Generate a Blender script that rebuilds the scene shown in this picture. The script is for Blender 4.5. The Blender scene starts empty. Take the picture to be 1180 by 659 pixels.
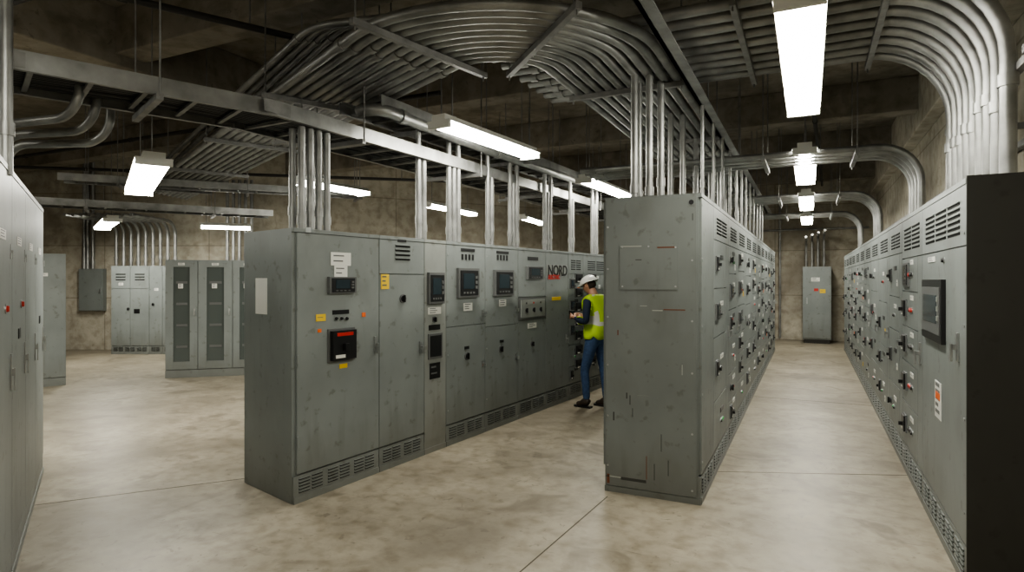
import bpy, math, random
from mathutils import Vector, Matrix
R=random.Random(7)
FP=700.0; HZ=322.0; CH=1.65
A=math.atan(342/FP); CA,SA=math.cos(A),math.sin(A)
FW=Vector((-SA,CA)); RT=Vector((CA,SA))
# ---- pixel helpers: image coordinates back-projected through an assumed camera -> scene metres ----
def at_h(u,v,dh):
    Z=FP*dh/(HZ-v); X=(u-590)/FP*Z
    p=FW*Z+RT*X; return Vector((p.x,p.y,CH+dh))
def flr(u,v):
    p=at_h(u,v,-CH); return Vector((p.x,p.y,0))
def atZ(u,Z):
    p=FW*Z+RT*((u-590)/FP*Z); return Vector((p.x,p.y,0))
def px_face(o,d,u,v):
    D=FW+RT*((u-590)/FP)
    det=D.x*(-d.y)+D.y*d.x
    Z=(o.x*(-d.y)+o.y*d.x)/det
    p=D*Z
    s=(p.x-o.x)*d.x+(p.y-o.y)*d.y
    return s, CH-(v-HZ)/FP*Z
# ---------------- materials ----------------
def mat(name,col,rough=.5,metal=0,var=0,scale=4,emit=None,spec=None):
    m=bpy.data.materials.new(name); m.use_nodes=True
    nt=m.node_tree; b=nt.nodes['Principled BSDF']
    b.inputs['Base Color'].default_value=(*col,1); b.inputs['Roughness'].default_value=rough
    b.inputs['Metallic'].default_value=metal
    if spec is not None: b.inputs['Specular IOR Level'].default_value=spec
    if emit:
        b.inputs['Emission Color'].default_value=(*emit[0],1); b.inputs['Emission Strength'].default_value=emit[1]
    if var:
        tc=nt.nodes.new('ShaderNodeTexCoord'); n=nt.nodes.new('ShaderNodeTexNoise')
        n.inputs['Scale'].default_value=scale; n.inputs['Detail'].default_value=6
        r=nt.nodes.new('ShaderNodeValToRGB'); r.color_ramp.elements[0].position=.3; r.color_ramp.elements[1].position=.7
        r.color_ramp.elements[0].color=(*[c*(1-var) for c in col],1); r.color_ramp.elements[1].color=(*[min(1,c*(1+var)) for c in col],1)
        nt.links.new(tc.outputs['Object'],n.inputs['Vector']); nt.links.new(n.outputs['Fac'],r.inputs['Fac']); nt.links.new(r.outputs['Color'],b.inputs['Base Color'])
    return m
def paint_mat(name,col,rough=.42):
    m=mat(name,col,rough,0,.12,1.8); nt=m.node_tree; b=nt.nodes['Principled BSDF']
    base=b.inputs['Base Color'].links[0].from_socket
    tc=nt.nodes.new('ShaderNodeTexCoord'); out=base
    for scl,p0,p1,mxv,sc in (((9,9,1.1),.6,.85,.35,1.3),((1,1,1),.62,.70,.5,12),((1,1,.6),.52,.75,.35,3.2)):
        mp=nt.nodes.new('ShaderNodeMapping'); mp.inputs['Scale'].default_value=scl; mp.inputs['Location'].default_value=(sc,2.2*sc,.7)
        n=nt.nodes.new('ShaderNodeTexNoise'); n.inputs['Scale'].default_value=sc; n.inputs['Detail'].default_value=8
        nt.links.new(tc.outputs['Object'],mp.inputs['Vector']); nt.links.new(mp.outputs[0],n.inputs['Vector'])
        r=nt.nodes.new('ShaderNodeValToRGB'); r.color_ramp.elements[0].position=p0; r.color_ramp.elements[1].position=p1
        r.color_ramp.elements[0].color=(0,0,0,1); r.color_ramp.elements[1].color=(mxv,mxv,mxv,1)
        nt.links.new(n.outputs['Fac'],r.inputs['Fac'])
        mx=nt.nodes.new('ShaderNodeMixRGB'); mx.inputs[2].default_value=(col[0]*.5,col[1]*.46,col[2]*.40,1)
        nt.links.new(r.outputs[0],mx.inputs[0]); nt.links.new(out,mx.inputs[1]); out=mx.outputs[0]
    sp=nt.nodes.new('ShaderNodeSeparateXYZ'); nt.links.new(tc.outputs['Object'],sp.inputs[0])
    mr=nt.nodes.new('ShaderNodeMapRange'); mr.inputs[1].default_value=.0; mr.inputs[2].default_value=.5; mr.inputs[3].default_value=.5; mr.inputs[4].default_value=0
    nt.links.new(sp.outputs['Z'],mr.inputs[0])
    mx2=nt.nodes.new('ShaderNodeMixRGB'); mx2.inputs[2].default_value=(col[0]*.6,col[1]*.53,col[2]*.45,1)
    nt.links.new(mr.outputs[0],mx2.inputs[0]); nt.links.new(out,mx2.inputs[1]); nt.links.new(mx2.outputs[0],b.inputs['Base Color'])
    n3=nt.nodes.new('ShaderNodeTexNoise'); n3.inputs['Scale'].default_value=1.6; n3.inputs['Detail'].default_value=2; nt.links.new(tc.outputs['Object'],n3.inputs['Vector'])
    bp=nt.nodes.new('ShaderNodeBump'); bp.inputs['Strength'].default_value=.25; bp.inputs['Distance'].default_value=.02; nt.links.new(n3.outputs['Fac'],bp.inputs['Height']); nt.links.new(bp.outputs[0],b.inputs['Normal'])
    return m
def concrete(name,c1,c2,scale,rough=.8,panel=None,bump=.3,spot=None,spec=.3,spotamt=.5,cracks=False):
    m=bpy.data.materials.new(name); m.use_nodes=True; nt=m.node_tree; L=nt.links; N=nt.nodes
    b=N['Principled BSDF']; b.inputs['Specular IOR Level'].default_value=spec
    tc=N.new('ShaderNodeTexCoord')
    n=N.new('ShaderNodeTexNoise'); n.inputs['Scale'].default_value=scale; n.inputs['Detail'].default_value=10; n.inputs['Roughness'].default_value=.65
    L.new(tc.outputs['Object'],n.inputs['Vector'])
    r=N.new('ShaderNodeValToRGB'); r.color_ramp.elements[0].position=.32; r.color_ramp.elements[1].position=.68
    r.color_ramp.elements[0].color=(*c1,1); r.color_ramp.elements[1].color=(*c2,1); L.new(n.outputs['Fac'],r.inputs['Fac'])
    out=r.outputs[0]
    n2=N.new('ShaderNodeTexNoise'); n2.inputs['Scale'].default_value=scale*7; n2.inputs['Detail'].default_value=8; L.new(tc.outputs['Object'],n2.inputs['Vector'])
    r2=N.new('ShaderNodeValToRGB'); r2.color_ramp.elements[0].position=.28; r2.color_ramp.elements[0].color=(.68,.65,.60,1); r2.color_ramp.elements[1].position=.55; r2.color_ramp.elements[1].color=(1,1,1,1)
    L.new(n2.outputs['Fac'],r2.inputs['Fac'])
    mx=N.new('ShaderNodeMixRGB'); mx.blend_type='MULTIPLY'; mx.inputs[0].default_value=1; L.new(out,mx.inputs[1]); L.new(r2.outputs[0],mx.inputs[2]); out=mx.outputs[0]
    if spot:
        for sc,loc,p0,p1,am in ((.55,(3.3,7.1,0),.5,.68,spotamt),(2.3,(1.3,.1,0),.56,.66,spotamt*.8),(15,(0,0,0),.64,.70,.5)):
            v=N.new('ShaderNodeTexNoise'); v.inputs['Scale'].default_value=sc; v.inputs['Detail'].default_value=6; v.inputs['Distortion'].default_value=1.0
            mp=N.new('ShaderNodeMapping'); mp.inputs['Location'].default_value=loc; L.new(tc.outputs['Object'],mp.inputs[0]); L.new(mp.outputs[0],v.inputs['Vector'])
            r3=N.new('ShaderNodeValToRGB'); r3.color_ramp.elements[0].position=p0; r3.color_ramp.elements[0].color=(0,0,0,1); r3.color_ramp.elements[1].position=p1; r3.color_ramp.elements[1].color=(am,am,am,1)
            L.new(v.outputs['Fac'],r3.inputs['Fac'])
            m3=N.new('ShaderNodeMixRGB'); m3.inputs[2].default_value=(*spot,1); L.new(r3.outputs[0],m3.inputs[0]); L.new(out,m3.inputs[1]); out=m3.outputs[0]
    if cracks:
        # thin scuffs: two stretched, rotated noises give short directional drag marks
        for rot,sc in ((.5,(1.2,26,1)),(-.9,(1.0,22,1)),(1.5,(1.1,30,1))):
            mp=N.new('ShaderNodeMapping'); mp.inputs['Rotation'].default_value=(0,0,rot); mp.inputs['Scale'].default_value=sc; L.new(tc.outputs['Object'],mp.inputs[0])
            v=N.new('ShaderNodeTexNoise'); v.inputs['Scale'].default_value=1.5; v.inputs['Detail'].default_value=3; L.new(mp.outputs[0],v.inputs['Vector'])
            r3=N.new('ShaderNodeValToRGB'); r3.color_ramp.elements[0].position=.70; r3.color_ramp.elements[0].color=(0,0,0,1); r3.color_ramp.elements[1].position=.75; r3.color_ramp.elements[1].color=(.45,.45,.45,1)
            L.new(v.outputs['Fac'],r3.inputs['Fac'])
            m3=N.new('ShaderNodeMixRGB'); m3.inputs[2].default_value=(.10,.085,.062,1); L.new(r3.outputs[0],m3.inputs[0]); L.new(out,m3.inputs[1]); out=m3.outputs[0]
    if panel:
        sp=N.new('ShaderNodeSeparateXYZ'); cb=N.new('ShaderNodeCombineXYZ'); L.new(tc.outputs['Object'],sp.inputs[0]); L.new(sp.outputs['X'],cb.inputs['X']); L.new(sp.outputs['Z'],cb.inputs['Y'])
        bt=N.new('ShaderNodeTexBrick'); bt.inputs['Scale'].default_value=1; bt.inputs['Brick Width'].default_value=2.44; bt.inputs['Row Height'].default_value=1.22; bt.inputs['Mortar Size'].default_value=.012; bt.offset=0
        bt.inputs['Color1'].default_value=(1,1,1,1); bt.inputs['Color2'].default_value=(.8,.8,.78,1); bt.inputs['Mortar'].default_value=(.5,.48,.45,1)
        L.new(cb.outputs[0],bt.inputs['Vector'])
        m4=N.new('ShaderNodeMixRGB'); m4.blend_type='MULTIPLY'; m4.inputs[0].default_value=.7; L.new(out,m4.inputs[1]); L.new(bt.outputs[0],m4.inputs[2]); out=m4.outputs[0]
    L.new(out,b.inputs['Base Color'])
    mr=N.new('ShaderNodeMapRange'); mr.inputs[3].default_value=rough-.12; mr.inputs[4].default_value=rough+.12; L.new(n2.outputs['Fac'],mr.inputs[0]); L.new(mr.outputs[0],b.inputs['Roughness'])
    bp=N.new('ShaderNodeBump'); bp.inputs['Strength'].default_value=bump; bp.inputs['Distance'].default_value=.01; L.new(n2.outputs['Fac'],bp.inputs['Height']); L.new(bp.outputs[0],b.inputs['Normal'])
    return m
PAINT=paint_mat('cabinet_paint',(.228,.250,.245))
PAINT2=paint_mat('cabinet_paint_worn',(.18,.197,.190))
SHADE_PLINTH=paint_mat('cabinet_shade_and_plinth',(.03,.03,.026),.5)  # near-black: shade painted onto the right row's end panel, also a plinth colour
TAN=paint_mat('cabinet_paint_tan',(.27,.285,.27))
BLK=mat('black_plastic',(.012,.012,.013),.35)
DARK=mat('slot_dark',(.01,.01,.01),.8)
GREY=mat('grey_plastic',(.13,.135,.135),.4)
SCR=mat('meter_glass',(.03,.045,.055),.08)
WHT=mat('label_white',(.75,.75,.71),.5)
YEL=mat('label_yellow',(.8,.55,.04),.5)
RED=mat('red_plastic',(.5,.03,.02),.4)
ORG=mat('orange_label',(.8,.16,.03),.5)
GRN=mat('green_lens',(.02,.3,.06),.3)
STL=mat('zinc_steel',(.42,.43,.43),.35,.9,.15,12)
GALV=mat('galvanised_conduit',(.29,.293,.285),.42,.7,.3,5)
GALVD=mat('galvanised_strut',(.24,.24,.235),.5,.5,.25,9)
CABLE=mat('black_cable',(.02,.02,.02),.5)
RUST=mat('rust_scratch',(.16,.06,.03),.8)
SCRATCH=mat('dark_scratch',(.05,.05,.045),.8)
PRIMER=mat('primer_scratch',(.38,.39,.36),.7)
FLOORM=concrete('floor_concrete',(.235,.208,.158),(.385,.347,.275),1.3,.42,None,.12,(.125,.105,.075),.45,.6,True)
WALLM=concrete('wall_concrete',(.36,.335,.275),(.58,.545,.46),.8,.85,True,.5,(.23,.20,.16))
CEILM=concrete('ceiling_concrete',(.20,.182,.152),(.35,.32,.27),.7,.9,None,.5,(.12,.105,.085))
EMI=mat('fluorescent_lens',(.9,.9,.9),.4,emit=((.99,.965,.86),30))
HOUS=mat('fixture_white',(.7,.7,.66),.4)
JOINT=mat('floor_joint_filler',(.08,.07,.05),.9)
GLASS=mat('door_glass',(.09,.105,.10),.15)
# ---------------- mesh builder ----------------
class MB:
    def __init__(s,off=(0,0,0)):
        s.v=[];s.f=[];s.m=[];s.sm=[];s.mats=[];s.off=Vector(off)
    def mi(s,m):
        if m not in s.mats: s.mats.append(m)
        return s.mats.index(m)
    def add(s,vs,fs,m,sm=False):
        b=len(s.v); s.v+= [Vector(p)-s.off for p in vs]; i=s.mi(m)
        for f in fs: s.f.append([b+k for k in f]); s.m.append(i); s.sm.append(sm)
    def prism(s,poly,z0,z1,m):
        n=len(poly); vs=[(p[0],p[1],z0) for p in poly]+[(p[0],p[1],z1) for p in poly]
        fs=[list(range(n))[::-1],list(range(n,2*n))]+[[i,(i+1)%n,n+(i+1)%n,n+i] for i in range(n)]
        s.add(vs,fs,m)
    def box(s,x0,y0,z0,x1,y1,z1,m):
        if x0>x1:x0,x1=x1,x0
        if y0>y1:y0,y1=y1,y0
        if z0>z1:z0,z1=z1,z0
        s.prism([(x0,y0),(x1,y0),(x1,y1),(x0,y1)],z0,z1,m)
    def beam(s,p,q,w,h,m):
        p=Vector(p);q=Vector(q);d=(q-p).normalized(); up=Vector((0,0,1)) if abs(d.z)<.95 else Vector((1,0,0))
        r=d.cross(up).normalized(); t=r.cross(d).normalized()
        vs=[]
        for c in (p,q):
            for a,b in((-1,-1),(1,-1),(1,1),(-1,1)): vs.append(c+r*a*w/2+t*b*h/2)
        s.add(vs,[[3,2,1,0],[4,5,6,7],[0,1,5,4],[1,2,6,5],[2,3,7,6],[3,0,4,7]],m)
    def cyl(s,p,q,r,m,n=12,r2=None):
        p=Vector(p);q=Vector(q);d=(q-p).normalized(); up=Vector((0,0,1)) if abs(d.z)<.95 else Vector((1,0,0))
        a=d.cross(up).normalized(); b=d.cross(a); r2=r if r2 is None else r2
        c0=[p+(a*math.cos(2*math.pi*i/n)+b*math.sin(2*math.pi*i/n))*r for i in range(n)]
        c1=[q+(a*math.cos(2*math.pi*i/n)+b*math.sin(2*math.pi*i/n))*r2 for i in range(n)]
        s.add(c0+c1,[[i,(i+1)%n,n+(i+1)%n,n+i] for i in range(n)],m,True)
        s.add(c0+c1,[list(range(n))[::-1],list(range(n,2*n))],m)
    def obj(s,name,M=None,bevel=0,parent=None):
        me=bpy.data.meshes.new(name); me.from_pydata([tuple(v) for v in s.v],[],s.f)
        for m in s.mats: me.materials.append(m)
        me.polygons.foreach_set('material_index',s.m); me.polygons.foreach_set('use_smooth',s.sm)
        import bmesh
        bm=bmesh.new(); bm.from_mesh(me); bmesh.ops.recalc_face_normals(bm,faces=bm.faces); bm.to_mesh(me); bm.free()
        o=bpy.data.objects.new(name,me); bpy.context.scene.collection.objects.link(o)
        o.matrix_world=(M or Matrix.Identity(4))@Matrix.Translation(s.off)
        if bevel:
            b=o.modifiers.new('bevel','BEVEL'); b.width=bevel; b.segments=2; b.limit_method='ANGLE'; b.angle_limit=1.0
        if parent: o.parent=parent
        return o
def frame(o,d):
    return Matrix.Translation((o.x,o.y,0))@Matrix.Rotation(math.atan2(d.y,d.x),4,'Z')
# ------------- detail parts (front face is y=0, outward -y) -------------
def plate(b,x0,z0,x1,z1,m,t=.004,y=0): b.box(x0,y-t,z0,x1,y,z1,m)
def vent(b,x0,z0,x1,z1,cols=1,step=.028):
    w=(x1-x0)/cols
    n=max(2,int(abs(z1-z0)/step)); h=(z1-z0)/n
    for c in range(cols):
        for i in range(n):
            zz=min(z0,z1)+abs(h)*(i+.2)
            b.box(x0+w*c+w*.08,-.0025,zz,x0+w*c+w*.92,.001,zz+abs(h)*.4,DARK)
            b.box(x0+w*c+w*.06,-.009,zz+abs(h)*.4,x0+w*c+w*.94,.001,zz+abs(h)*.55,PAINT)
def meter(b,x0,z0,x1,z1,t=.03):
    if z0>z1:z0,z1=z1,z0
    w=x1-x0;h=z1-z0
    b.box(x0,-t,z0,x1,0,z1,GREY)
    b.box(x0+w*.08,-t-.006,z0+h*.08,x1-w*.08,-t+.001,z1-h*.08,BLK)
    b.box(x0+w*.2,-t-.008,z0+h*.3,x1-w*.28,-t-.005,z1-h*.18,SCR)
    for i in range(3): b.box(x1-w*.23,-t-.011,z0+h*(.3+i*.17),x1-w*.13,-t-.005,z0+h*(.4+i*.17),GREY)
    for i in range(4): b.box(x0+w*(.2+.15*i),-t-.009,z0+h*.14,x0+w*(.28+.15*i),-t-.005,z0+h*.2,GREY)
def breaker(b,x0,z0,x1,z1,t=.07,tag=RED,hd=.05):
    if z0>z1:z0,z1=z1,z0
    w=x1-x0;h=z1-z0
    b.box(x0,-.012,z0,x1,0,z1,GREY)
    b.box(x0+w*.07,-t,z0+h*.06,x1-w*.07,-.01,z1-h*.06,BLK)
    b.box(x0+w*.42,-t-hd,z0+h*.35,x0+w*.58,-t+.01,z0+h*.55,BLK)
    if tag: b.box(x0+w*.2,-t-.003,z0+h*.78,x1-w*.2,-t+.001,z0+h*.88,tag)
    b.box(x0+w*.15,-t-.003,z0+h*.12,x1-w*.5,-t+.001,z0+h*.22,WHT)
def knob(b,x,z,r=.03):
    b.cyl((x,0,z),(x,-.008,z),r*1.15,GREY,16); b.cyl((x,-.008,z),(x,-.018,z),r*.8,BLK,16)
    b.box(x-r*.18,-.034,z-r*.9,x+r*.18,-.018,z+r*.9,BLK)
def pilot(b,x,z,m,r=.014):
    b.cyl((x,0,z),(x,-.006,z),r*1.4,STL,12); b.cyl((x,-.006,z),(x,-.017,z),r,m,12,r*.8)
def label(b,x0,z0,x1,z1,m=WHT,lines=3):
    if z0>z1:z0,z1=z1,z0
    b.box(x0,-.004,z0,x1,0,z1,m); h=(z1-z0); w=x1-x0
    for i in range(lines):
        zz=z1-h*(i+.75)/(lines+.5); b.box(x0+w*.12,-.005,zz,x0+w*(.55+.3*R.random()),-.0035,zz+h*.1,GREY)
def latch(b,x,z,h=.11,t=1.0):
    b.box(x-.014,-.012*t,z-h/2,x+.014,0,z+h/2,STL); b.box(x-.008,-.035*t,z-h*.1,x+.008,-.01*t,z+h*.1,STL); b.box(x-.008,-.042*t,z-h*.5,x+.008,-.03*t,z+h*.12,STL)
def door(b,x0,z0,x1,z1,m):
    g=.004; b.box(x0+g,0,z0+g,x1-g,.022,z1-g,m)
def screws(b,pts):
    for x,z in pts: b.cyl((x,0,z),(x,-.004,z),.009,STL,8)
def shell(b,x0,x1,D,H,m,kick=.2,poly=None):
    poly=poly or [(x0,.02),(x1,.02),(x1,D),(x0,D)]
    b.prism(poly,.0,H,m)
    b.box(x0+.004,-.004,.0,x1-.004,.022,.05,m)
    b.box(x0+.004,.003,.05,x1-.004,.022,kick,m)
    b.box(x0+.002,-.003,H-.03,x1-.002,.022,H,m)
m_cur=[PAINT]
def kickvents(b,x0,x1,kick=.2):
    n=max(1,int((x1-x0)/.24)); w=(x1-x0)/n
    for i in range(n):
        for r in range(5):
            z=.07+r*(kick-.08)/5
            for k in range(2):
                xa=x0+w*i+w*(.08+.44*k)
                b.box(xa,-.001,z,xa+w*.36,.004,z+.008,DARK); b.box(xa,-.006,z+.008,xa+w*.36,.004,z+.013,m_cur[0])
def mcc(b,x0,x1,H,m,kick,nb):
    """motor control centre section: stacked bucket doors with operators"""
    top=H-.03; W=x1-x0
    door(b,x0,top-.27,x1,top,m); vent(b,x0+W*.15,top-.22,x1-W*.15,top-.07,2)
    z=top-.27; hs=[R.choice([.8,1,1,1.3]) for _ in range(nb)]; tot=sum(hs); av=z-kick-.01
    ww=W*.8
    for h in hs:
        hh=av*h/tot; z1=z; z0=z-hh; z=z0
        door(b,x0,z0,x0+ww,z1,m)
        c=(z0+z1)/2; s=min(1.3,W/.6)
        k=R.random()
        if k<.42: breaker(b,x0+ww*.12,c-.06,x0+ww*.12+.1*s,c+.07,.022,RED if R.random()<.12 else None,.022)
        elif k<.62: meter(b,x0+ww*.1,c-.06,x0+ww*.1+.17*s,c+.08,.015)
        elif k<.85: knob(b,x0+ww*.2,c,.032)
        label(b,x0+ww*.5,c+.05,x0+ww*.5+.14*s,c+.09,WHT if R.random()<.6 else BLK,1)
        if k>.3:
            for i in range(R.choice([1,2,3])): pilot(b,x0+ww*.5+.06*i,c-.02,R.choice([RED,GRN,BLK,BLK,BLK,BLK,BLK,BLK,BLK]))
        if R.random()<.4: label(b,x0+ww*.75,c-.1,x0+ww*.75+.07,c-.04,R.choice([YEL,WHT,WHT,WHT,ORG]),1)
    door(b,x0+ww,kick+.01,x1,top-.27,m); latch(b,x0+ww+(W-ww)*.75,H*.5)
# ---------------- room ----------------
CEIL=4.6
def room():
    f=MB(); f.box(-19.5,-4.5,-.1,2.0,18.8,0,FLOORM); fl=f.obj('floor')
    c=MB(); c.box(-19.5,-4.5,CEIL,2.0,18.8,CEIL+.15,CEILM); ce=c.obj('ceiling')
    P=[(1.6,-4),(1.6,18.3),(-5,18.3),(-10.4,10.72),(-19,6.52),(-19,-4)]
    nm=['wall_right','wall_back','wall_back_left','wall_left','wall_far_left','wall_near']
    for i in range(6):
        p=Vector(P[i]);q=Vector(P[(i+1)%6]); d=q-p; L=d.length
        b=MB(); b.box(0,-.2,0,L,0,CEIL,WALLM)
        o=b.obj(nm[i],frame(p,d))
    j=MB()
    for p,q in [(flr(40,582),flr(300,549)),(flr(575,680),flr(700,572)),(flr(812,543),flr(1062,548)),(Vector((-.7,9.2,0)),Vector((.74,9.2,0)))]:
        j.beam(p+Vector((0,0,.0003)),q+Vector((0,0,.0003)),.009,.001,JOINT)
    o=j.obj('control_joints',parent=fl)
    for y in (1.2,4.2,7.4,10.6,13.8,17.0):
        b=MB(); b.box(-18.9,y-.17,CEIL-.5,1.58,y+.17,CEIL,CEILM)
        b.obj('beam',bevel=.015,parent=ce)
    b=MB(); b.box(-7.2,-3.9,CEIL-.62,-6.75,15.0,CEIL,CEILM); b.obj('girder',bevel=.015,parent=ce)
    b=MB(); b.box(1.42,-3.9,CEIL-.75,1.6,18.2,CEIL,WALLM); b.obj('ledger',bevel=.015,parent=ce)
room()
# ---------------- left switchgear bank ----------------
P0=flr(338,582); P1=flr(676,453); d=(P1-P0).normalized(); O=P0.xy; dd=Vector((d.x,d.y)); LM=frame(O,dd)
def L(u,v): return px_face(O,dd,u,v)
def LR(u0,v0,u1,v1):
    s0,_=L(u0,v0); s1,_=L(u1,v1); um=(u0+u1)/2
    return s0,L(um,v1)[1],s1,L(um,v0)[1]
H1=2.03; D1=.75; K1=.2
def sx(u): return L(u,400)[0]
S=[sx(338),sx(437),sx(489),sx(514),sx(559),sx(597),sx(629),sx(655),sx(672),sx(672)+.9,sx(672)+1.8,sx(672)+2.7]
def unit(i,m=PAINT,poly=None):
    b=MB((S[i],0,0)); m_cur[0]=m; shell(b,S[i],S[i+1],D1,H1,m,K1,poly); return b
def vents_full(b,i): kickvents(b,S[i]+.03,S[i+1]-.03,K1)
b=unit(0,poly=[(S[0],.02),(S[1],.02),(S[1],D1),(S[0]+.12,D1)])
door(b,S[0]+.03,K1+.01,S[1],H1-.03,PAINT); vents_full(b,0)
label(b,*LR(381,291,404,306),lines=2); label(b,*LR(385,306,400,319),lines=2); meter(b,*LR(377,319,408,338))
label(b,*LR(364,362,375,370),YEL,1); label(b,*LR(383,357,402,362),BLK,0)
for u in (387,393,399): pilot(b,*L(u,367),BLK)
plate(b,*LR(417,360,421,365),ORG); plate(b,*LR(366,379,370,383),ORG)
breaker(b,*LR(377,378,408,416),.05,RED,.03); latch(b,*L(432,397),.14)
label(b,*LR(391,419,400,424),YEL,0); plate(b,*LR(352,262,358,268),STL)
for z in (.45,1.05,1.7): b.cyl((S[0]+.035,-.006,z-.04),(S[0]+.035,-.006,z+.04),.009,PAINT,8)
ed=Vector((.12,D1-.02)).normalized()
def endpt(t,off): return (S[0]+.0+ed.x*t-ed.y*off, .02+ed.y*t+ed.x*off)
t0,t1=.36,.54
b.prism([endpt(t0,0),endpt(t1,0),endpt(t1,.005),endpt(t0,.005)],1.38,1.66,WHT)
A_=b.obj('switchgear_cabinet',LM,.004)
b=unit(1); zc=L(463,316)[1]
door(b,S[1],zc,S[2],H1-.03,PAINT); door(b,S[1],K1+.01,S[2],zc,PAINT); vents_full(b,1)
vent(b,*LR(454,281,474,301),1,.035); label(b,*LR(439,316,448,333),YEL,3); knob(b,*L(464,344),.035); label(b,*LR(458,276,468,279),BLK,0)
latch(b,*L(484,400)); b.obj('switchgear_cabinet',LM,.004)
b=unit(2,TAN); door(b,S[2],K1-.08,S[3],H1-.03,TAN)
meter(b,*LR(492,314,510,350)); label(b,*LR(493,354,508,362)); knob(b,*L(500,368),.025); label(b,*LR(494,374,507,380),BLK,0)
x0,z0,x1,z1=LR(493,384,509,413); b.box(x0,-.012,z0,x1,0,z1,GREY); b.box(x0+.02,-.014,z0+.02,x1-.02,-.01,z1-.02,BLK)
label(b,*LR(495,418,507,436),BLK,2); b.obj('switchgear_cabinet',LM,.004)
for i,(mt,lb,lb2,kn) in {3:((526,309,550,343),(531,293,547,306),(534,349,544,358),(538,410)),4:((568,311,590,341),(572,294,586,306),(575,345,583,353),(577,402))}.items():
    b=unit(i); zc=L(sum((514,559) if i==3 else (559,597))/2,375)[1]
    door(b,S[i],zc,S[i+1],H1-.03,PAINT); door(b,S[i],K1+.01,S[i+1],zc,PAINT); vents_full(b,i)
    meter(b,*LR(*mt)); x0,z0,x1,z1=LR(*lb)
    for k in range(4): plate(b,x0+(x1-x0)*k/4+.01,(z0+z1)/2,x0+(x1-x0)*(k+.7)/4,z1,BLK)
    label(b,*LR(*lb2)); knob(b,*L(*kn),.035); latch(b,S[i+1]-.05,z0-.5,.06); latch(b,S[i+1]-.05,.75,.06)
    label(b,x0,H1-.09,x1,H1-.06,BLK,0)
    label(b,(x0+x1)/2-.06,L(*kn)[1]+.07,(x0+x1)/2+.02,L(*kn)[1]+.1,BLK,0)
    screws(b,[(S[i]+.03,1.9),(S[i]+.03,1.3),(S[i]+.03,.9),(S[i]+.03,.35)])
    b.obj('switchgear_cabinet',LM,.004)
b=unit(5); za,zb=L(613,342)[1],L(613,368)[1]
door(b,S[5],za,S[6],H1-.03,PAINT); door(b,S[5],zb,S[6],za,GREY); door(b,S[5],K1+.01,S[6],zb,PAINT); vents_full(b,5)
meter(b,*LR(606,307,624,322)); label(b,*LR(608,296,620,300),BLK,0)
x0,z0,x1,z1=LR(600,345,627,365); b.box(x0,-.012,z0,x1,0,z1,TAN)
for k in range(3):
    knob(b,x0+(x1-x0)*(.2+.3*k),(z0+z1)/2-.02,.03); pilot(b,x0+(x1-x0)*(.2+.3*k),z1-.04,RED if k==1 else BLK)
knob(b,*L(613,396),.03); label(b,*LR(608,372,618,378)); b.obj('switchgear_cabinet',LM,.004)
b=unit(6); door(b,S[6],K1+.01,S[7],H1-.03,PAINT); vents_full(b,6); plate(b,*LR(630,305,653,317),TAN,.003); label(b,*LR(636,342,646,346),YEL,0); latch(b,*L(652,390))
Gb=b.obj('switchgear_cabinet',LM,.004)
def text(s,x,z,size,m,par,off):
    cu=bpy.data.curves.new('nameplate_text','FONT'); cu.body=s; cu.size=size; cu.extrude=.001; cu.materials.append(m); cu.offset=.004
    o=bpy.data.objects.new('nameplate_text',cu); bpy.context.scene.collection.objects.link(o); o.parent=par
    o.location=(x-off,-.006,z); o.rotation_euler=(math.pi/2,0,0); return o
x0,z0,x1,z1=LR(630,305,653,317)
text('NORD',x0+.02,z1-.14,.19,BLK,Gb,S[6]); text('ELECTRIC',x0+.03,z0-.05,.075,RED,Gb,S[6])
for i in (7,8,9,10):
    b=unit(i); mcc(b,S[i],S[i+1],H1,PAINT,K1,5)
    for z in (1.66,1.46,1.26,1.06,.86,.66,.46): breaker(b,S[i]+.2,z-.06,S[i]+.42,z+.07,.03,None,.03)
    vents_full(b,i); b.obj('motor_control_cabinet',LM,.004)
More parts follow.
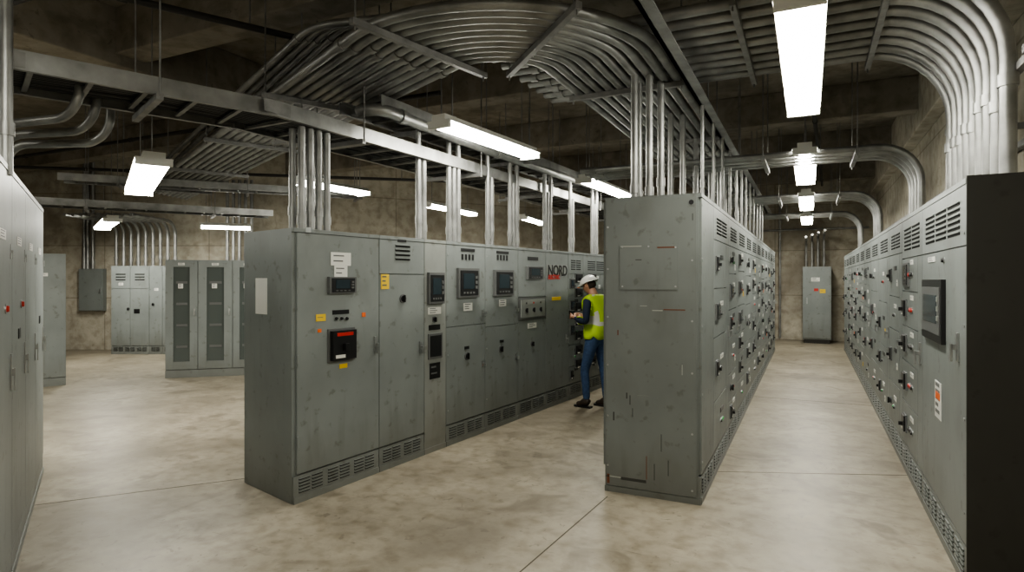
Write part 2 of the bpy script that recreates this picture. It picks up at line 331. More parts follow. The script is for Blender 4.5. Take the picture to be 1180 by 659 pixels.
# ---------------- middle bank ----------------
H2=2.285; MX0=-1.434; MX1=-.707; MY=4.6; D2=MX1-MX0; K2=.2
MF=frame(Vector((MX1,0)),Vector((0,1)))
ys=[4.6,5.25,6.3,7.15,8.1,9.0,9.9,10.8,11.7,12.6,13.5,14.45,15.4]
for i in range(len(ys)-1):
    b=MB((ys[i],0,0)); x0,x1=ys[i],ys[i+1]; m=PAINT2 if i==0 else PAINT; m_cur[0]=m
    shell(b,x0,x1,D2,H2,m,K2); kickvents(b,x0+.03,x1-.03,K2)
    if i==0:
        door(b,x0+.02,K2+.01,x1,H2-.03,m); screws(b,[(x0+.05,z) for z in (.3,.8,1.3,1.8,2.2)])
        def ef(u,v):
            s,z=px_face(Vector((MX0,MY)),Vector((1,0)),u,v); return D2-s,z
        b.box(x0-.012,.03,.05,x0,D2-.008,H2-.02,PAINT2)
        b.box(x0-.014,.0,.0,x0,D2,.045,PAINT2)
        X=x0-.012
        ya,za=ef(715,281); yb,zb=ef(782,334); b.box(X-.006,ya,za,X,yb,zb,PAINT2)
        for u,v in [(718,285),(779,285),(718,330),(779,330),(748,284)]:
            yy,zz=ef(u,v); b.cyl((X-.005,yy,zz),(X-.009,yy,zz),.007,STL,8)
        for v in (262,310,365,420,478,535):
            yy,zz=ef(701,v); b.cyl((X,yy,zz),(X-.004,yy,zz),.008,STL,8)
        for v in (300,370,430,500,565):
            yy,zz=ef(798,v); b.cyl((X,yy,zz),(X-.004,yy,zz),.008,STL,8)
        yy,zz=ef(797,233); b.cyl((X,yy,zz),(X-.003,yy,zz),.018,BLK,12)
        for (u0,v0,u1,v1,mm) in [(716,283.6,740,284.4,PRIMER),(765,356,790,357.8,RUST),(752,357,764,358.4,PRIMER),(722,452,723.4,459,SCRATCH),(726,455,727,466,SCRATCH),(745,525,745.9,552,RUST),(754,534,754.9,553,SCRATCH),(707,474,708.5,484,SCRATCH),(735,455,748,456,PRIMER),(770,530,770.9,548,SCRATCH),(700,548,716,549,PRIMER),(716,552,745,553,SCRATCH),(758,284.5,779,285.6,RUST),(798,246,798.9,254,SCRATCH),(733,299,740,299.8,SCRATCH),(786,420,786.9,432,PRIMER),(712,380,713.2,386,RUST),(700,545,703,556,RUST),(738,352,746,352.8,PRIMER),(729,470,729.8,480,SCRATCH),(762,500,762.8,520,SCRATCH)]:
            ya,za=ef(u0,v0); yb,zb=ef(u1,v1); b.box(X-.0068 if (715<u0<782 and 281<v0<334) else X-.001,ya,za,X,yb,zb,mm)
    else: mcc(b,x0,x1,H2,m,K2,[0,4,6,6,5,6,5,6,5,6,5,6][i])
    b.box(x0+.006,D2,K2,x1-.006,D2+.015,H2-.03,m)
    b.obj('motor_control_cabinet',MF,.004)
# ---------------- right bank ----------------
H3=2.19; RX=.75; D3=.62
yr=[3.95,5.33,6.39,7.36,8.4,9.4,10.4,11.4,12.4,13.4,14.4,15.4,16.3]
for i in range(len(yr)-1):
    y0,y1=yr[i],yr[i+1]; W=y1-y0
    M=frame(Vector((RX,y1)),Vector((0,-1))); b=MB(); m_cur[0]=PAINT
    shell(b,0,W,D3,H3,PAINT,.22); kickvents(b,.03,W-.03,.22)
    def Q(u,v):
        s,z=px_face(Vector((RX,y1)),Vector((0,-1)),u,v); return s,z
    def QR(u0,v0,u1,v1):
        um=(u0+u1)/2; return Q(u0,v0)[0],Q(um,v1)[1],Q(u1,v0)[0],Q(um,v0)[1]
    if i==0:
        door(b,0,H3-.36,W,H3-.03,PAINT); vent(b,.12,H3-.3,W-.12,H3-.1,3,.03)
        door(b,0,.23,W,H3-.36,PAINT)
        x0,z0,x1,z1=QR(1067,322,1090,392); b.box(x0,-.025,z0,x1,0,z1,BLK); b.box(x0+.04,-.03,z0+.05,x1-.04,-.024,z1-.05,GREY); b.box(x0+.1,-.033,z0+.12,x1-.12,-.029,z1-.1,SCR)
        for k in range(3): b.box(x1-.1,-.036,z0+.14+.06*k,x1-.06,-.029,z0+.17+.06*k,TAN)
        label(b,*QR(1078,440,1085,482),WHT,5); plate(b,*QR(1079,452,1084,460),ORG,.006); pilot(b,*Q(1088,300),BLK); latch(b,*Q(1105,400),.16); label(b,*QR(1070,296,1078,302))
        screws(b,[(W-.04,z) for z in (.4,.9,1.4,1.9)])
        b.box(W,.0,.0,W+.012,D3,H3+.01,SHADE_PLINTH)  # end panel, its unlit look put into the near-black colour
    elif i==1:
        door(b,0,H3-.36,W,H3-.03,PAINT); vent(b,.1,H3-.3,W-.1,H3-.1,2,.03)
        zz=[H3-.36,1.55,1.25,.95,.6,.23]
        for k in range(5):
            door(b,0,zz[k+1],W*.8,zz[k],PAINT); c=(zz[k]+zz[k+1])/2
            if k>0: breaker(b,W*.12,c-.07,W*.27,c+.08,.025,None,.03)
            else: meter(b,W*.12,c-.1,W*.4,c+.1,.015)
            for q in range(3): pilot(b,W*.42+.07*q,c,R.choice([RED,BLK,BLK,BLK]),.018)
            label(b,W*.45,c+.08,W*.6,c+.12,WHT,1)
        door(b,W*.8,.23,W,H3-.36,PAINT); latch(b,W*.93,1.1,.16)
    else: mcc(b,0,W,H3,PAINT,.22,R.choice([4,5,6]))
    b.obj('motor_control_cabinet',M,.004)
# ---------------- near-left bank ----------------
NO=Vector((-3.63,1.62)); ND=Vector((-.868,.496)).normalized()
for k,s0 in enumerate([-1.9,-1.15,-.4,.35,1.1,1.85]):
    b=MB(); W=.75; m_cur[0]=PAINT; shell(b,0,W,.55,2.25,PAINT,.15)
    door(b,0,.16,W,2.22,PAINT); latch(b,W-.07,1.15,.2,.5); latch(b,W-.07,1.8,.08,.3)
    if k in (2,3): pilot(b,W*.6,1.5,RED,.018)
    label(b,W*.3,1.85,W*.6,1.9)
    if k%2: label(b,W*.4,1.3,W*.55,1.36,BLK,0)
    o=NO+ND*s0
    b.obj('electrical_cabinet',frame(o,ND),.004)
CR=RT.copy(); CR2=(RT+FW*.75).normalized()
pR=atZ(76,9.5).xy; W=.75; o=pR-CR2*W
b=MB(); shell(b,0,W,.8,2.05,PAINT,.12); door(b,0,.13,W,2.02,PAINT); latch(b,.08,1.1); label(b,W*.5,1.7,W*.7,1.75); b.obj('electrical_cabinet',frame(o,CR2),.004)
us=[128,172,187,232,290]
for k in range(4):
    o=atZ(us[k],13.4).xy; W=(atZ(us[k+1],13.4).xy-o).length
    b=MB(); m_cur[0]=PAINT; shell(b,0,W,.78,1.95,PAINT,.18); kickvents(b,.03,W-.03,.18)
    if k!=1:
        door(b,0,1.45,W*.5,1.92,PAINT);door(b,W*.5,1.45,W,1.92,PAINT); door(b,0,.19,W*.5,1.45,PAINT);door(b,W*.5,.19,W,1.45,PAINT)
        for q in (.1,.6): vent(b,W*q,1.62,W*(q+.3),1.8,1,.05)
        knob(b,W*.45,1.0); label(b,W*.6,.9,W*.75,1.0,BLK,0); label(b,W*.2,1.52,W*.32,1.58)
    else: door(b,0,.19,W,1.92,PAINT); knob(b,W*.3,1.1); label(b,W*.4,1.4,W*.7,1.46)
    b.obj('electrical_cabinet',frame(o,CR),.004)
o=atZ(90,14.05).xy; b=MB(); W=.56; b.box(0,.02,.92,W,.15,1.9,PAINT2); b.box(.01,0,.93,W-.01,.02,1.89,PAINT2); latch(b,W-.05,1.4); b.box(-.02,.05,1.3,0,.1,1.36,STL)
b.obj('wall_panelboard',frame(o,CR),.004)
pa=flr(190,436).xy; pb=flr(268,433).xy; gd=(pb-pa).normalized()
for k,(ua,ub) in enumerate([(190,228),(228,268),(268,300),(300,330)]):
    sa=px_face(pa,gd,ua,400)[0]; sb=px_face(pa,gd,ub,400)[0]; W=sb-sa
    b=MB(); H=1.98; m_cur[0]=PAINT; b.box(0,.04,0,W,.8,.12,PAINT); b.box(0,.04,.12,W,.8,H,PAINT); b.box(0,.01,0,W,.05,.13,PAINT)
    fw=W*.25
    b.box(.005,0,.14,fw,.04,H-.02,PAINT);b.box(W-fw,0,.14,W-.005,.04,H-.02,PAINT);b.box(fw,0,.14,W-fw,.04,.27,PAINT);b.box(fw,0,H-.12,W-fw,.04,H-.02,PAINT)
    b.box(fw,.025,.27,W-fw,.041,H-.12,GLASS)
    for q in range(4): b.box(fw+.04,.018,.5+q*.36,W-fw-.04,.026,.54+q*.36,GREY)
    latch(b,W-.05,1.1); label(b,W*.4,H-.09,W*.6,H-.05); label(b,W*.4,1.5,W*.55,1.58); b.obj('glazed_relay_cabinet',frame(pa+gd*sa,gd),.004)
xa=px_face(Vector((0,17.5)),Vector((1,0)),925,300)[0]; xb=px_face(Vector((0,17.5)),Vector((1,0)),958,300)[0]; W=xb-xa
b=MB(); b.box(.03,.03,0,W-.03,.6,.1,SHADE_PLINTH); b.box(0,.02,.1,W,.62,1.98,PAINT); door(b,.02,.13,W-.02,1.95,PAINT); latch(b,.1,1.1,.16); label(b,W*.3,1.6,W*.6,1.7); plate(b,W*.4,1.35,W*.55,1.42,RED); label(b,W*.6,1.3,W*.8,1.4,YEL,1)
b.obj('electrical_cabinet',frame(Vector((xa,17.5)),Vector((1,0))),.004)
XE=(xa+xb)/2
# ---------------- conduits ----------------
def fillet(pts,Rd,n=9):
    pts=[Vector(p) for p in pts]; out=[pts[0]]
    for i in range(1,len(pts)-1):
        p=pts[i]; a=(p-pts[i-1]).normalized(); c=(pts[i+1]-p).normalized(); ang=math.acos(max(-1,min(1,a.dot(c))))
        if ang<.02: out.append(p); continue
        t=Rd*math.tan(ang/2); lim=min((p-pts[i-1]).length,(pts[i+1]-p).length)*.98; r=Rd
        if t>lim: r=Rd*lim/t; t=lim
        nr=(c-a*a.dot(c)).normalized(); c0=p-a*t+nr*r
        for k in range(n+1):
            f=ang*k/n; out.append(c0+(-nr*math.cos(f)+a*math.sin(f))*r)
    out.append(pts[-1]); return out
def conduits(name,paths,r,m=GALV,coup=True,parent=None):
    cu=bpy.data.curves.new(name,'CURVE'); cu.dimensions='3D'; cu.bevel_depth=r; cu.bevel_resolution=3; cu.use_fill_caps=True; cu.materials.append(m)
    def sp(pts,rad=1):
        s=cu.splines.new('POLY'); s.points.add(len(pts)-1)
        for i,p in enumerate(pts): s.points[i].co=(*p,1); s.points[i].radius=rad
        s.use_smooth=True
    for P in paths:
        sp(P)
        if coup:
            for i in range(len(P)-1):
                a,c=P[i],P[i+1]; Ln=(c-a).length
                if Ln>.6:
                    dd_=(c-a)/Ln; k=.1+R.random()*.15
                    while k<Ln-.1:
                        sp([a+dd_*(k-.035),a+dd_*(k+.035)],1.25); k+=3.0
    o=bpy.data.objects.new(name,cu); bpy.context.scene.collection.objects.link(o)
    if parent:o.parent=parent
    return o
TOP=CEIL-.001
def trapeze(b,p,dirv,w,z,top=TOP,over=.06):
    p=Vector((p[0],p[1],0)); n=Vector((dirv[0],dirv[1],0)).normalized()
    a=p-n*(w/2+over)+Vector((0,0,z)); c=p+n*(w/2+over)+Vector((0,0,z))
    b.beam(a,c,.042,.042,GALVD)
    for q in (a+n*.03,c-n*.03): b.cyl(q-Vector((0,0,.05)),(q.x,q.y,top),.007,GALVD,6)
cen=Vector((-2.3,4.5)); zb=3.35; NC=10; paths=[]
ea=math.radians(115)
for k in range(NC):
    r=.42+k*.098
    P=[Vector((cen.x+r,17.5,zb)),Vector((cen.x+r,cen.y,zb))]
    for q in range(1,25):
        a=-ea*q/24; P.append(Vector((cen.x+r*math.cos(a),cen.y+r*math.sin(a),zb)))
    e=P[-1]; P.append(e+Vector((-.906,.423,0))*(10.2-k*.1))
    paths.append(P)
conduits('conduit_bundle',paths,.038)
paths=[]
for k in range(7):
    x=-1.95+k*.1
    P=fillet([(x,16.5,3.62),(x,5.5,3.62),(x-1.2,3.4+k*.02,3.62),(x-8,6.7+.1*k,3.62)],.6)
    paths.append(P)
conduits('conduit_bundle',paths,.03)
hb=MB()
for y in (5.2,7.4,9.8,12.2,14.6): trapeze(hb,(-1.44,y),(1,0),.9,zb-.06)
for t in (1.6,3.8,6.2,8.6):
    c=cen+Vector((-.423,-.906))*.86+Vector((-.906,.423))*t
    trapeze(hb,c,(.423,.906),1.05,zb-.06)
c=cen+Vector((-.2,-.98))*.86; trapeze(hb,c,(.2,.98),1.2,zb-.06)
c=cen+Vector((.7,-.7))*.86; trapeze(hb,c,(.7,-.7),1.2,zb-.06)
hb.obj('trapeze_hangers')
b=MB(); b.box(-.90,3.0,zb-.11,-.87,17.4,zb+.03,GALV); b.box(-.90,3.0,zb-.11,-.80,17.4,zb-.10,GALV)
for y in (3.4,6,9,12,15): b.cyl((-.86,y,zb-.1),(-.86,y,TOP),.008,GALVD,6)
b.obj('steel_channel')
def dropset(name,y0,y1,n,z,x_end,rad,r,xs=1.02,ztop=H3):
    P=[]
    for k in range(n):
        y=y0+(y1-y0)*k/max(1,n-1)
        P.append(fillet([(x_end,y,z),(xs,y,z),(xs,y,ztop-.02)],rad))
    return conduits(name,P,r)
dropset('conduit_bundle',4.35,5.85,9,3.52,-2.4,.6,.042)
dropset('conduit_bundle',7.3,7.9,4,3.02,-2.6,.38,.034)
dropset('conduit_bundle',11.2,12.0,5,3.05,-2.6,.4,.034)
dropset('conduit_bundle',14.9,15.6,4,3.1,-2.6,.4,.034)
b=MB()
for (ya,yb,z) in ((4.25,5.95,3.46),(7.2,8.0,2.97),(11.1,12.1,3.0),(14.8,15.7,3.05)):
    for x in (-.45,.45): trapeze(b,(x,(ya+yb)/2),(0,1),yb-ya,z)
b.obj('trapeze_hangers')
b=MB(); b.beam((1.56,3.8,2.75),(1.56,17,2.75),.05,.05,GALVD); b.beam((1.0,4.0,2.85),(1.6,4.0,2.85),.045,.045,GALVD); b.beam((1.0,6.0,2.85),(1.6,6.0,2.85),.045,.045,GALVD); b.beam((1.07,3.95,2.85),(1.07,6.05,2.85),.045,.045,GALVD)
b.obj('wall_strut')
P=[]
for (x,y) in [(-1.28,4.9),(-1.17,4.95),(-1.30,5.12),(-1.12,5.15),(-1.25,6.2),(-1.15,6.3),(-1.2,7.4),(-1.2,8.6),(-1.1,8.7),(-1.2,10.2),(-1.15,11.5),(-1.15,13)]:
    P.append([Vector((x,y,H2-.02)),Vector((x,y,3.32))])
conduits('conduit_riser',P,.03)
P=[]
for k in range(12):
    y=5.6+k*.7; P.append(fillet([(-.85,y,H2-.02),(-.85,y,3.2)],.15))
conduits('conduit_riser',P,.016)
def tray(name,pp,w,z,cables=True,h=.11,rods=True):
    pp=[Vector((p[0],p[1],z)) for p in pp]; b=MB()
    ns=[]
    for i in range(len(pp)):
        dl=[]
        if i>0: dl.append((pp[i]-pp[i-1]).normalized())
        if i<len(pp)-1: dl.append((pp[i+1]-pp[i]).normalized())
        dm=sum(dl,Vector((0,0,0))).normalized(); n=Vector((-dm.y,dm.x,0)); ns.append(n/max(.5,dm.dot(dl[0])))
    for i,(p0,p1) in enumerate(zip(pp[:-1],pp[1:])):
        d=(p1-p0); Ln=d.length; d.normalize(); n=Vector((-d.y,d.x,0))
        for sgn in (-1,1):
            a=p0+ns[i]*sgn*w/2; c=p1+ns[i+1]*sgn*w/2
            b.beam(a,c,.006,h,GALV)
            for dz in (-h/2,h/2): b.beam(a+Vector((0,0,dz))-n*sgn*.015,c+Vector((0,0,dz))-n*sgn*.015,.035,.006,GALV)
            if i>0: b.beam(a-d*.12+n*sgn*.006,a+d*.12+n*sgn*.006,.006,h*.8,GALVD)
        k=.15
        while k<Ln:
            q=p0+d*k; b.beam(q-n*w/2-Vector((0,0,h*.3)),q+n*w/2-Vector((0,0,h*.3)),.03,.02,GALVD); k+=.3
        k=.8
        while k<Ln and rods:
            q=p0+d*k; a=q-n*(w/2+.07)-Vector((0,0,h/2+.03)); c=q+n*(w/2+.07)-Vector((0,0,h/2+.03)); b.beam(a,c,.042,.042,GALVD)
            for e in (a,c): b.cyl(e,(e.x,e.y,TOP),.007,GALVD,6)
            k+=1.9
        if cables:
            nc=int(w/.04)
            for q_ in range(nc):
                t=-.5+.06+.88*q_/(nc-1)
                m_=int(Ln/.8)+1; prev=None
                for j in range(m_+1):
                    f=j/m_; q=p0.lerp(p1,f)+(ns[i]*(1-f)+ns[i+1]*f)*w*t+(Vector((0,0,R.uniform(-.0,.03)))+n*R.uniform(-.012,.012))*(0 if j in (0,m_) else 1)
                    if prev: b.cyl(prev,q,.017,CABLE,6)
                    prev=q
    return b.obj(name)
tray('cable_tray',[(-5.1,.15),(-4.42,1.93),(-3.85,3.35),(-3.38,12.5)],.62,2.92)
tray('cable_tray',[(-3.62,4.3),(-3.2,12.5)],.5,3.22,False)
pA=at_h(30,232,1.25); pB=at_h(312,247,1.25); tray('cable_tray',[pA.xy,pB.xy],.5,2.9)
pA=at_h(70,205,1.6); pB=at_h(420,225,1.6); tray('cable_tray',[pA.xy,pB.xy],.4,3.25,False)
P=[]
def lw(s,dep,z):
    v=LM@Vector((s,dep,0)); return Vector((v.x,v.y,z))
for c0,n in ((.28,4),(1.75,2),(2.25,3),(3.0,2),(3.5,3),(4.4,3),(5.2,2),(6.0,3)):
    for k in range(n):
        for dep in ((.25,.36) if c0<.5 else (.3,)):
            s=c0+k*.085; P.append([lw(s,dep,H1-.02),lw(s,dep,2.86 if (k%2 or c0<.5) else 3.2)])
conduits('conduit_riser',P,.028)
P=[fillet([at_h(415,128,1.5),at_h(430,122,1.5),at_h(560,172,1.5),at_h(690,217,1.5)],.3)]
conduits('conduit_pipe',P,.055)
P=[]
for k in range(3):
    P.append([Vector((-4.6-k*.12,3.0,3.1)),Vector((-4.3-k*.12,13.5,3.1))])
conduits('conduit_bundle',P,.035)
b=MB()
for y in (4.5,7,9.5,12): trapeze(b,(-4.6,y),(1,0),.5,3.04)
b.obj('trapeze_hangers')
P=[]
for k in range(9):
    q=atZ(134+k*8.5,13.75)
    P.append(fillet([Vector((q.x,q.y,1.93)),Vector((q.x,q.y,2.95)),Vector((q.x,q.y,2.95))+Vector((FW.x,FW.y,0))*-1.6],.3))
for k in range(5):
    q=atZ(262+k*7,13.75); P.append([Vector((q.x,q.y,1.93)),Vector((q.x,q.y,3.9))])
for u in (97,101,107): q=atZ(u,14.12); P.append([Vector((q.x,q.y,1.88)),Vector((q.x,q.y,4.4))])
conduits('conduit_bundle',P,.036)
P=[]
for k in range(3):
    o=NO+ND*(1.55+.2*k)+Vector((-.496,-.868))*.2
    zc_=2.72-.03*k
    P.append(fillet([Vector((o.x,o.y,2.23)),Vector((o.x,o.y,zc_)),Vector((o.x+.78,o.y+.12+.1*k,zc_)),Vector((o.x+.78,o.y+.12+.1*k,2.93))],.2))
q=atZ(7,3.2)
P.append([Vector((q.x,q.y,2.2)),Vector((q.x,q.y,TOP))])
conduits('conduit_riser',P,.03)
P=[]
for k in range(4):
    x=XE-.25+k*.14; P.append(fillet([(x,17.8,1.96),(x,17.8,2.7+.05*k),(x,16.6,2.7+.05*k)],.2))
P.append([Vector((XE-.9,18.24,0.05)),Vector((XE-.9,18.24,3.9))]); P.append([Vector((-3,18.2,3.0)),Vector((1.4,18.2,3.0))])
conduits('conduit_riser',P,.03)
PD=mat('pipe_dark',(.03,.028,.026),.6)
e1=at_h(120,-8,2.25); e2=at_h(420,62,2.25)
P=[[Vector((-16,2.4,4.0)),Vector((-2.5,2.9,4.0))],[Vector((-16,6.0,3.9)),Vector((-4,6.2,3.9))],[Vector((-14,5.2,3.7)),Vector((-5.2,12,3.7))],[Vector((-.2,1.0,4.0)),Vector((.3,17,4.0))],[e1,e2]]
conduits('sprinkler_pipe',P,.03,PD)
b=MB()
mid=(e1+e2)/2
for x,y,z in ((-12,2.55,4),(-6,2.77,4),(-10,6.1,3.9),(-7.5,10.2,3.7),(-.05,6,4),(.2,13,4),(mid.x,mid.y,mid.z)): b.cyl((x,y,z),(x,y,TOP),.008,GALVD,6)
b.obj('pipe_hangers')
# ---------------- lights ----------------
def fixture(p,q,w=.24,rods=True):
    p=Vector(p);q=Vector(q); d=(q-p); Ln=d.length; z=p.z
    M=Matrix.Translation(((p.x+q.x)/2,(p.y+q.y)/2,z))@Matrix.Rotation(math.atan2(d.y,d.x),4,'Z')
    b=MB(); h=Ln/2
    prof=[(-w/2,.0),(-w*.42,-.035),(-w*.2,-.055),(w*.2,-.055),(w*.42,-.035),(w/2,0)]
    n=len(prof); vs=[(-h+.03,a,c) for a,c in prof]+[(h-.03,a,c) for a,c in prof]
    b.add(vs,[[i,i+1,n+i+1,n+i] for i in range(n-1)],EMI)
    b.add(vs,[list(range(n)),list(range(n,2*n))[::-1]],EMI)
    b.box(-h,-w/2-.005,0.0,h,w/2+.005,.012,HOUS); b.box(-h,-w*.3,.012,h,w*.3,.065,HOUS)
    for sx_ in (-h,h-.03): b.box(sx_,-w/2,-.058,sx_+.03,w/2,.0,HOUS)
    for sx_ in (-h*.75,h*.75): b.cyl((sx_,0,.06),(sx_,0,TOP-z),.006,GALVD,6)
    for sx_ in (-h*.75,h*.75): b.box(sx_-.02,-.03,.06,sx_+.02,.03,.09,STL)
    b.obj('fluorescent_light',M)
for y0,y1 in ((3.3,5.55),(7.2,9.6),(10.9,13.2),(14.4,16.6),(-1.6,.7)): fixture((-.04,y0,3.05),(-.04,y1,3.05))  # last span is unseen, added behind the camera to light near faces
fixture(at_h(505,140,1.4),at_h(612,178,1.4)); fixture(at_h(672,206,1.4),at_h(720,225,1.4))
fixture(at_h(178,183,1.1),at_h(160,220,1.1),.3)
fixture(at_h(340,208,1.45),at_h(420,222,1.45),.3); fixture(at_h(490,235,1.4),at_h(545,246,1.4)); fixture(at_h(602,250,1.4),at_h(625,257,1.4))
fixture(at_h(230,260,1.1),at_h(290,262,1.1),.3); fixture(at_h(118,262,1.1),at_h(130,252,1.1),.3)
fixture((-2.3,-1.4,3.05),(-2.1,1.0,3.05)); fixture((-5.4,-1.2,3.05),(-5.4,1.2,3.05)); fixture((-9.5,1,3.05),(-9.5,3.4,3.05))  # unseen extra fixtures, added out of view to brighten the near faces
# ---------------- electrician ----------------
def skin_obj(name,V,E,rad,root,sub=2):
    me=bpy.data.meshes.new(name); me.from_pydata(V,E,[]); o=bpy.data.objects.new(name,me); bpy.context.scene.collection.objects.link(o)
    o.modifiers.new('Skin','SKIN')
    sd=me.skin_vertices[0].data
    for i,r in enumerate(rad): sd[i].radius=r if isinstance(r,tuple) else (r,r)
    sd[root].use_root=True
    s=o.modifiers.new('s','SUBSURF'); s.levels=sub; s.render_levels=sub
    dg=bpy.context.evaluated_depsgraph_get(); ne=bpy.data.meshes.new_from_object(o.evaluated_get(dg))
    o.modifiers.clear(); o.data=ne; ne.name=name
    for p in ne.polygons: p.use_smooth=True
    return o
def person():
    base=flr(687,469); E=bpy.data.objects.new('electrician',None); bpy.context.scene.collection.objects.link(E); E.location=(base.x,base.y,0); E.rotation_euler=(0,0,-math.radians(14))
    SK=mat('skin',(.45,.24,.16),.5); NAVY=mat('navy_shirt',(.012,.02,.045),.8); JEAN=mat('denim',(.035,.07,.15),.85,0,.25,30); VEST=mat('hi_vis_vest',(.42,.62,.03),.7)
    REFL=mat('reflective_tape',(.55,.55,.53),.3); BOOT=mat('boot_leather',(.03,.02,.014),.6); HAT=mat('helmet_white',(.75,.75,.73),.25); HAIR=mat('hair',(.03,.02,.012),.8)
    V=[(0,0,.93),(0,0,1.08),(-.01,0,1.22),(-.02,0,1.34),(-.03,0,1.43),(-.055,0,1.50),(-.075,0,1.55)]
    rad=[(.15,.115),(.145,.105),(.16,.115),(.165,.11),(.08,.07),(.052,.052),(.05,.05)]
    Eg=[(i,i+1) for i in range(6)]
    def chain(st,pts):
        prev=st
        for p,r in pts: V.append(p); rad.append(r); Eg.append((prev,len(V)-1)); prev=len(V)-1
        return prev
    for s in (-1,1):
        chain(3,[((-.02,s*.17,1.385),.062),((-.01,s*.215,1.27),.052),((.0,s*.235,1.11),.045),((-.13,s*.18,1.12),.040),((-.26,s*.10,1.15),.028)])
        fx=-.09 if s<0 else .07
        chain(0,[((fx*.2,s*.09,.84),.088),((fx*.5-.01,s*.10,.66),.078),((fx-.02,s*.105,.48),.06),((fx,s*.108,.30),.055),((fx+.015,s*.11,.09),.045)])
    body=skin_obj('body',V,Eg,rad,0)
    me=body.data
    for m in (NAVY,JEAN,SK): me.materials.append(m)
    for p in me.polygons:
        c=p.center
        p.material_index=1 if (c.z<.96 and abs(c.x)<.3 and not(c.x<-.1 and c.z>.9)) else (2 if (c.z>1.445 and abs(c.y)<.08) or c.x<-.255 else 0)
    body.parent=E
    import bmesh
    bm=bmesh.new(); bm.from_mesh(me)
    kill=[f for f in bm.faces if not(.90<f.calc_center_median().z<1.45 and abs(f.calc_center_median().y)<.185 and -.17<f.calc_center_median().x<.2)]
    bmesh.ops.delete(bm,geom=kill,context='FACES')
    bm.normal_update()
    for v in bm.verts: v.co+=v.normal*.016
    vm=bpy.data.meshes.new('vest'); bm.to_mesh(vm); bm.free()
    for m in (VEST,REFL,ORG): vm.materials.append(m)
    for p in vm.polygons:
        c=p.center; p.use_smooth=True
        p.material_index=1 if (1.08<c.z<1.12) else (1 if c.z>1.12 and .09<abs(c.y)<.125 else 0)
    vo=bpy.data.objects.new('safety_vest',vm); bpy.context.scene.collection.objects.link(vo); vo.parent=E
    so=vo.modifiers.new('sol','SOLIDIFY'); so.thickness=.008
    bm=bmesh.new(); bmesh.ops.create_uvsphere(bm,u_segments=32,v_segments=24,radius=1)
    for v in bm.verts:
        x,y,z=v.co; sx_=.092; sy=.072; sz=.112
        if z<0: sy*=1-.28*(-z)
        f=-x
        X=x*sx_
        if z<-.1 and f>0: X-=.006*f
        if z<-.3 and f<0: X*=.72
        nose=math.exp(-((y/.13)**2))*math.exp(-(((z+.12)/.2)**2))*(f>0.5)
        X-=.020*nose
        eye=math.exp(-(((abs(y)-.42)/.18)**2))*math.exp(-(((z-.06)/.12)**2))*(f>.4); X+=.007*eye
        mouth=math.exp(-((y/.3)**2))*math.exp(-(((z+.5)/.05)**2))*(f>.3); X+=.004*mouth
        chin=math.exp(-((y/.3)**2))*math.exp(-(((z+.85)/.2)**2))*(f>-.2); X-=.014*chin
        v.co=Vector((X,y*sy,z*sz))
    hm=bpy.data.meshes.new('head'); bm.to_mesh(hm); bm.free(); hm.materials.append(SK); hm.materials.append(HAIR)
    for p in hm.polygons:
        p.use_smooth=True; c=p.center
        if c.x>.012 and c.z>-.055: p.material_index=1
    head=bpy.data.objects.new('head',hm); bpy.context.scene.collection.objects.link(head); head.parent=E
    head.location=(-.10,0,1.575); head.rotation_euler=(0,-math.radians(20),0)
    b=MB()
    for s in (-1,1):
        b.cyl((-.005,s*.068,-.005),(.002,s*.08,-.008),.024,SK,14,.019); b.cyl((-.082,s*.03,.008),(-.089,s*.03,.008),.012,WHT,12,.008); b.cyl((-.089,s*.03,.007),(-.0905,s*.03,.007),.006,BLK,10); b.beam((-.088,s*.015,.03),(-.083,s*.048,.03),.008,.007,HAIR)
    b.beam((-.0905,-.02,-.056),(-.0905,.02,-.056),.006,.008,mat('lips',(.35,.12,.1),.5))
    b.beam((-.1,-.06,.012),(-.1,.06,.012),.004,.006,BLK); b.beam((-.1,.06,.012),(0,.076,.0),.003,.004,BLK); b.beam((-.1,-.06,.012),(0,-.076,.0),.003,.004,BLK)
    o=b.obj('face_features'); o.parent=head
    bm=bmesh.new(); bmesh.ops.create_uvsphere(bm,u_segments=32,v_segments=20,radius=1)
    bmesh.ops.delete(bm,geom=[f for f in bm.faces if f.calc_center_median().z<0],context='FACES')
    for v in bm.verts:
        x,y,z=v.co; rdg=.006*max(0,1-abs(y)/.18)*(z>.2); v.co=Vector((x*.125,y*.102,z*.1+rdg))
        if z<.05: v.co.x*=1.06; v.co.y*=1.06
    hh=bpy.data.meshes.new('hard_hat'); bm.to_mesh(hh); bm.free(); hh.materials.append(HAT)
    for p in hh.polygons:p.use_smooth=True
    ho=bpy.data.objects.new('hard_hat',hh); bpy.context.scene.collection.objects.link(ho); ho.parent=head; ho.location=(-.003,0,.03); so=ho.modifiers.new('s','SOLIDIFY'); so.thickness=.004
    b=MB(); pts=[(-.128*math.cos(a)-.035*max(0,math.cos(a)),.108*math.sin(a)) for a in [math.radians(-95+i*10) for i in range(20)]]
    b.prism(pts,-.004,.004,HAT); o=b.obj('hat_brim'); o.parent=ho
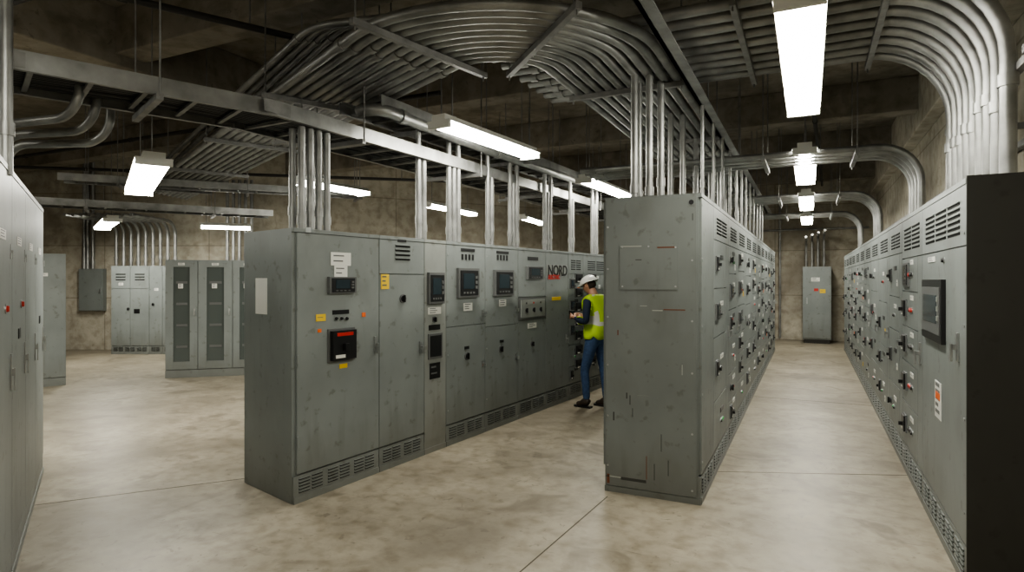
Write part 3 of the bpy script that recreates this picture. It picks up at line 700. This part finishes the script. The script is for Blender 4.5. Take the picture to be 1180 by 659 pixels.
    for s in (-1,1):
        w=Vector((-.26,s*.10,1.15)); f=Vector((-.94,-s*.28,.15)).normalized(); inn=Vector((-.28,-s*.95,0)).normalized()
        inn=(inn-f*inn.dot(f)).normalized(); up=f.cross(inn)*(1 if s<0 else -1)
        if up.z<0: up=-up
        V=[];E2=[];rd=[]
        def add(p,r,pr=None):
            V.append(tuple(p)); rd.append(r)
            if pr is not None:E2.append((pr,len(V)-1))
            return len(V)-1
        a=add(w-f*.02,(.026,.024)); pc=add(w+f*.035,(.034,.018),a); pd=add(w+f*.06,(.036,.017),pc)
        for i,ln in enumerate((.078,.085,.078,.062)):
            off=up*(.030-.020*i); k0=add(w+f*.085+off,.0095,pd); k1=add(w+f*(.085+ln*.42)+off+inn*.012,.009,k0); k2=add(w+f*(.085+ln*.62)+off+inn*.035,.0085,k1); add(w+f*(.085+ln*.62)+off+inn*.052-f*.006,.0075,k2)
        t0=add(w+f*.03+up*.035+inn*.012,.012,pc); t1=add(w+f*.06+up*.045+inn*.03,.010,t0); add(w+f*.09+up*.04+inn*.042,.0085,t1)
        h=skin_obj('hand',V,E2,rd,1,1); h.data.materials.append(SK); h.parent=E
    b=MB(); b.box(-.39,-.055,1.13,-.365,.055,1.24,BLK); b.box(-.365,-.04,1.16,-.362,.04,1.23,SCR); b.obj('test_meter',None,.005).parent=E
    for s in (-1,1):
        fx=(-.09 if s<0 else .07)+.015; y=s*.11
        V=[(fx,y,.13),(fx,y,.055),(fx-.07,y,.048),(fx-.15,y,.036),(fx+.035,y,.045)]
        o=skin_obj('boot',V,[(0,1),(1,2),(2,3),(1,4)],[(.052,.052),(.05,.05),(.046,.042),(.042,.03),(.036,.036)],1); o.data.materials.append(BOOT); o.parent=E
        b=MB(); b.prism([(fx+.07,y-.035),(fx+.07,y+.035),(fx-.05,y+.045),(fx-.17,y+.042),(fx-.195,y),(fx-.17,y-.042),(fx-.05,y-.045)],0,.022,BLK); b.obj('boot_sole',None,.004).parent=E
person()
# ---------------- camera / world ----------------
cd=bpy.data.cameras.new('camera'); cam=bpy.data.objects.new('camera',cd); bpy.context.scene.collection.objects.link(cam)
cd.sensor_width=36; cd.lens=36*FP/1180; cd.shift_y=-7.5/1180; cam.location=(0,0,CH); cam.rotation_euler=(math.pi/2,0,A); cd.clip_start=.05
bpy.context.scene.camera=cam
w=bpy.data.worlds.new('world'); bpy.context.scene.world=w; w.use_nodes=True; w.node_tree.nodes['Background'].inputs[0].default_value=(.05,.05,.05,1)
vs=bpy.context.scene.view_settings; vs.view_transform='AgX'
try: vs.look='AgX - Medium High Contrast'
except Exception as e: print(e)
vs.exposure=0.6
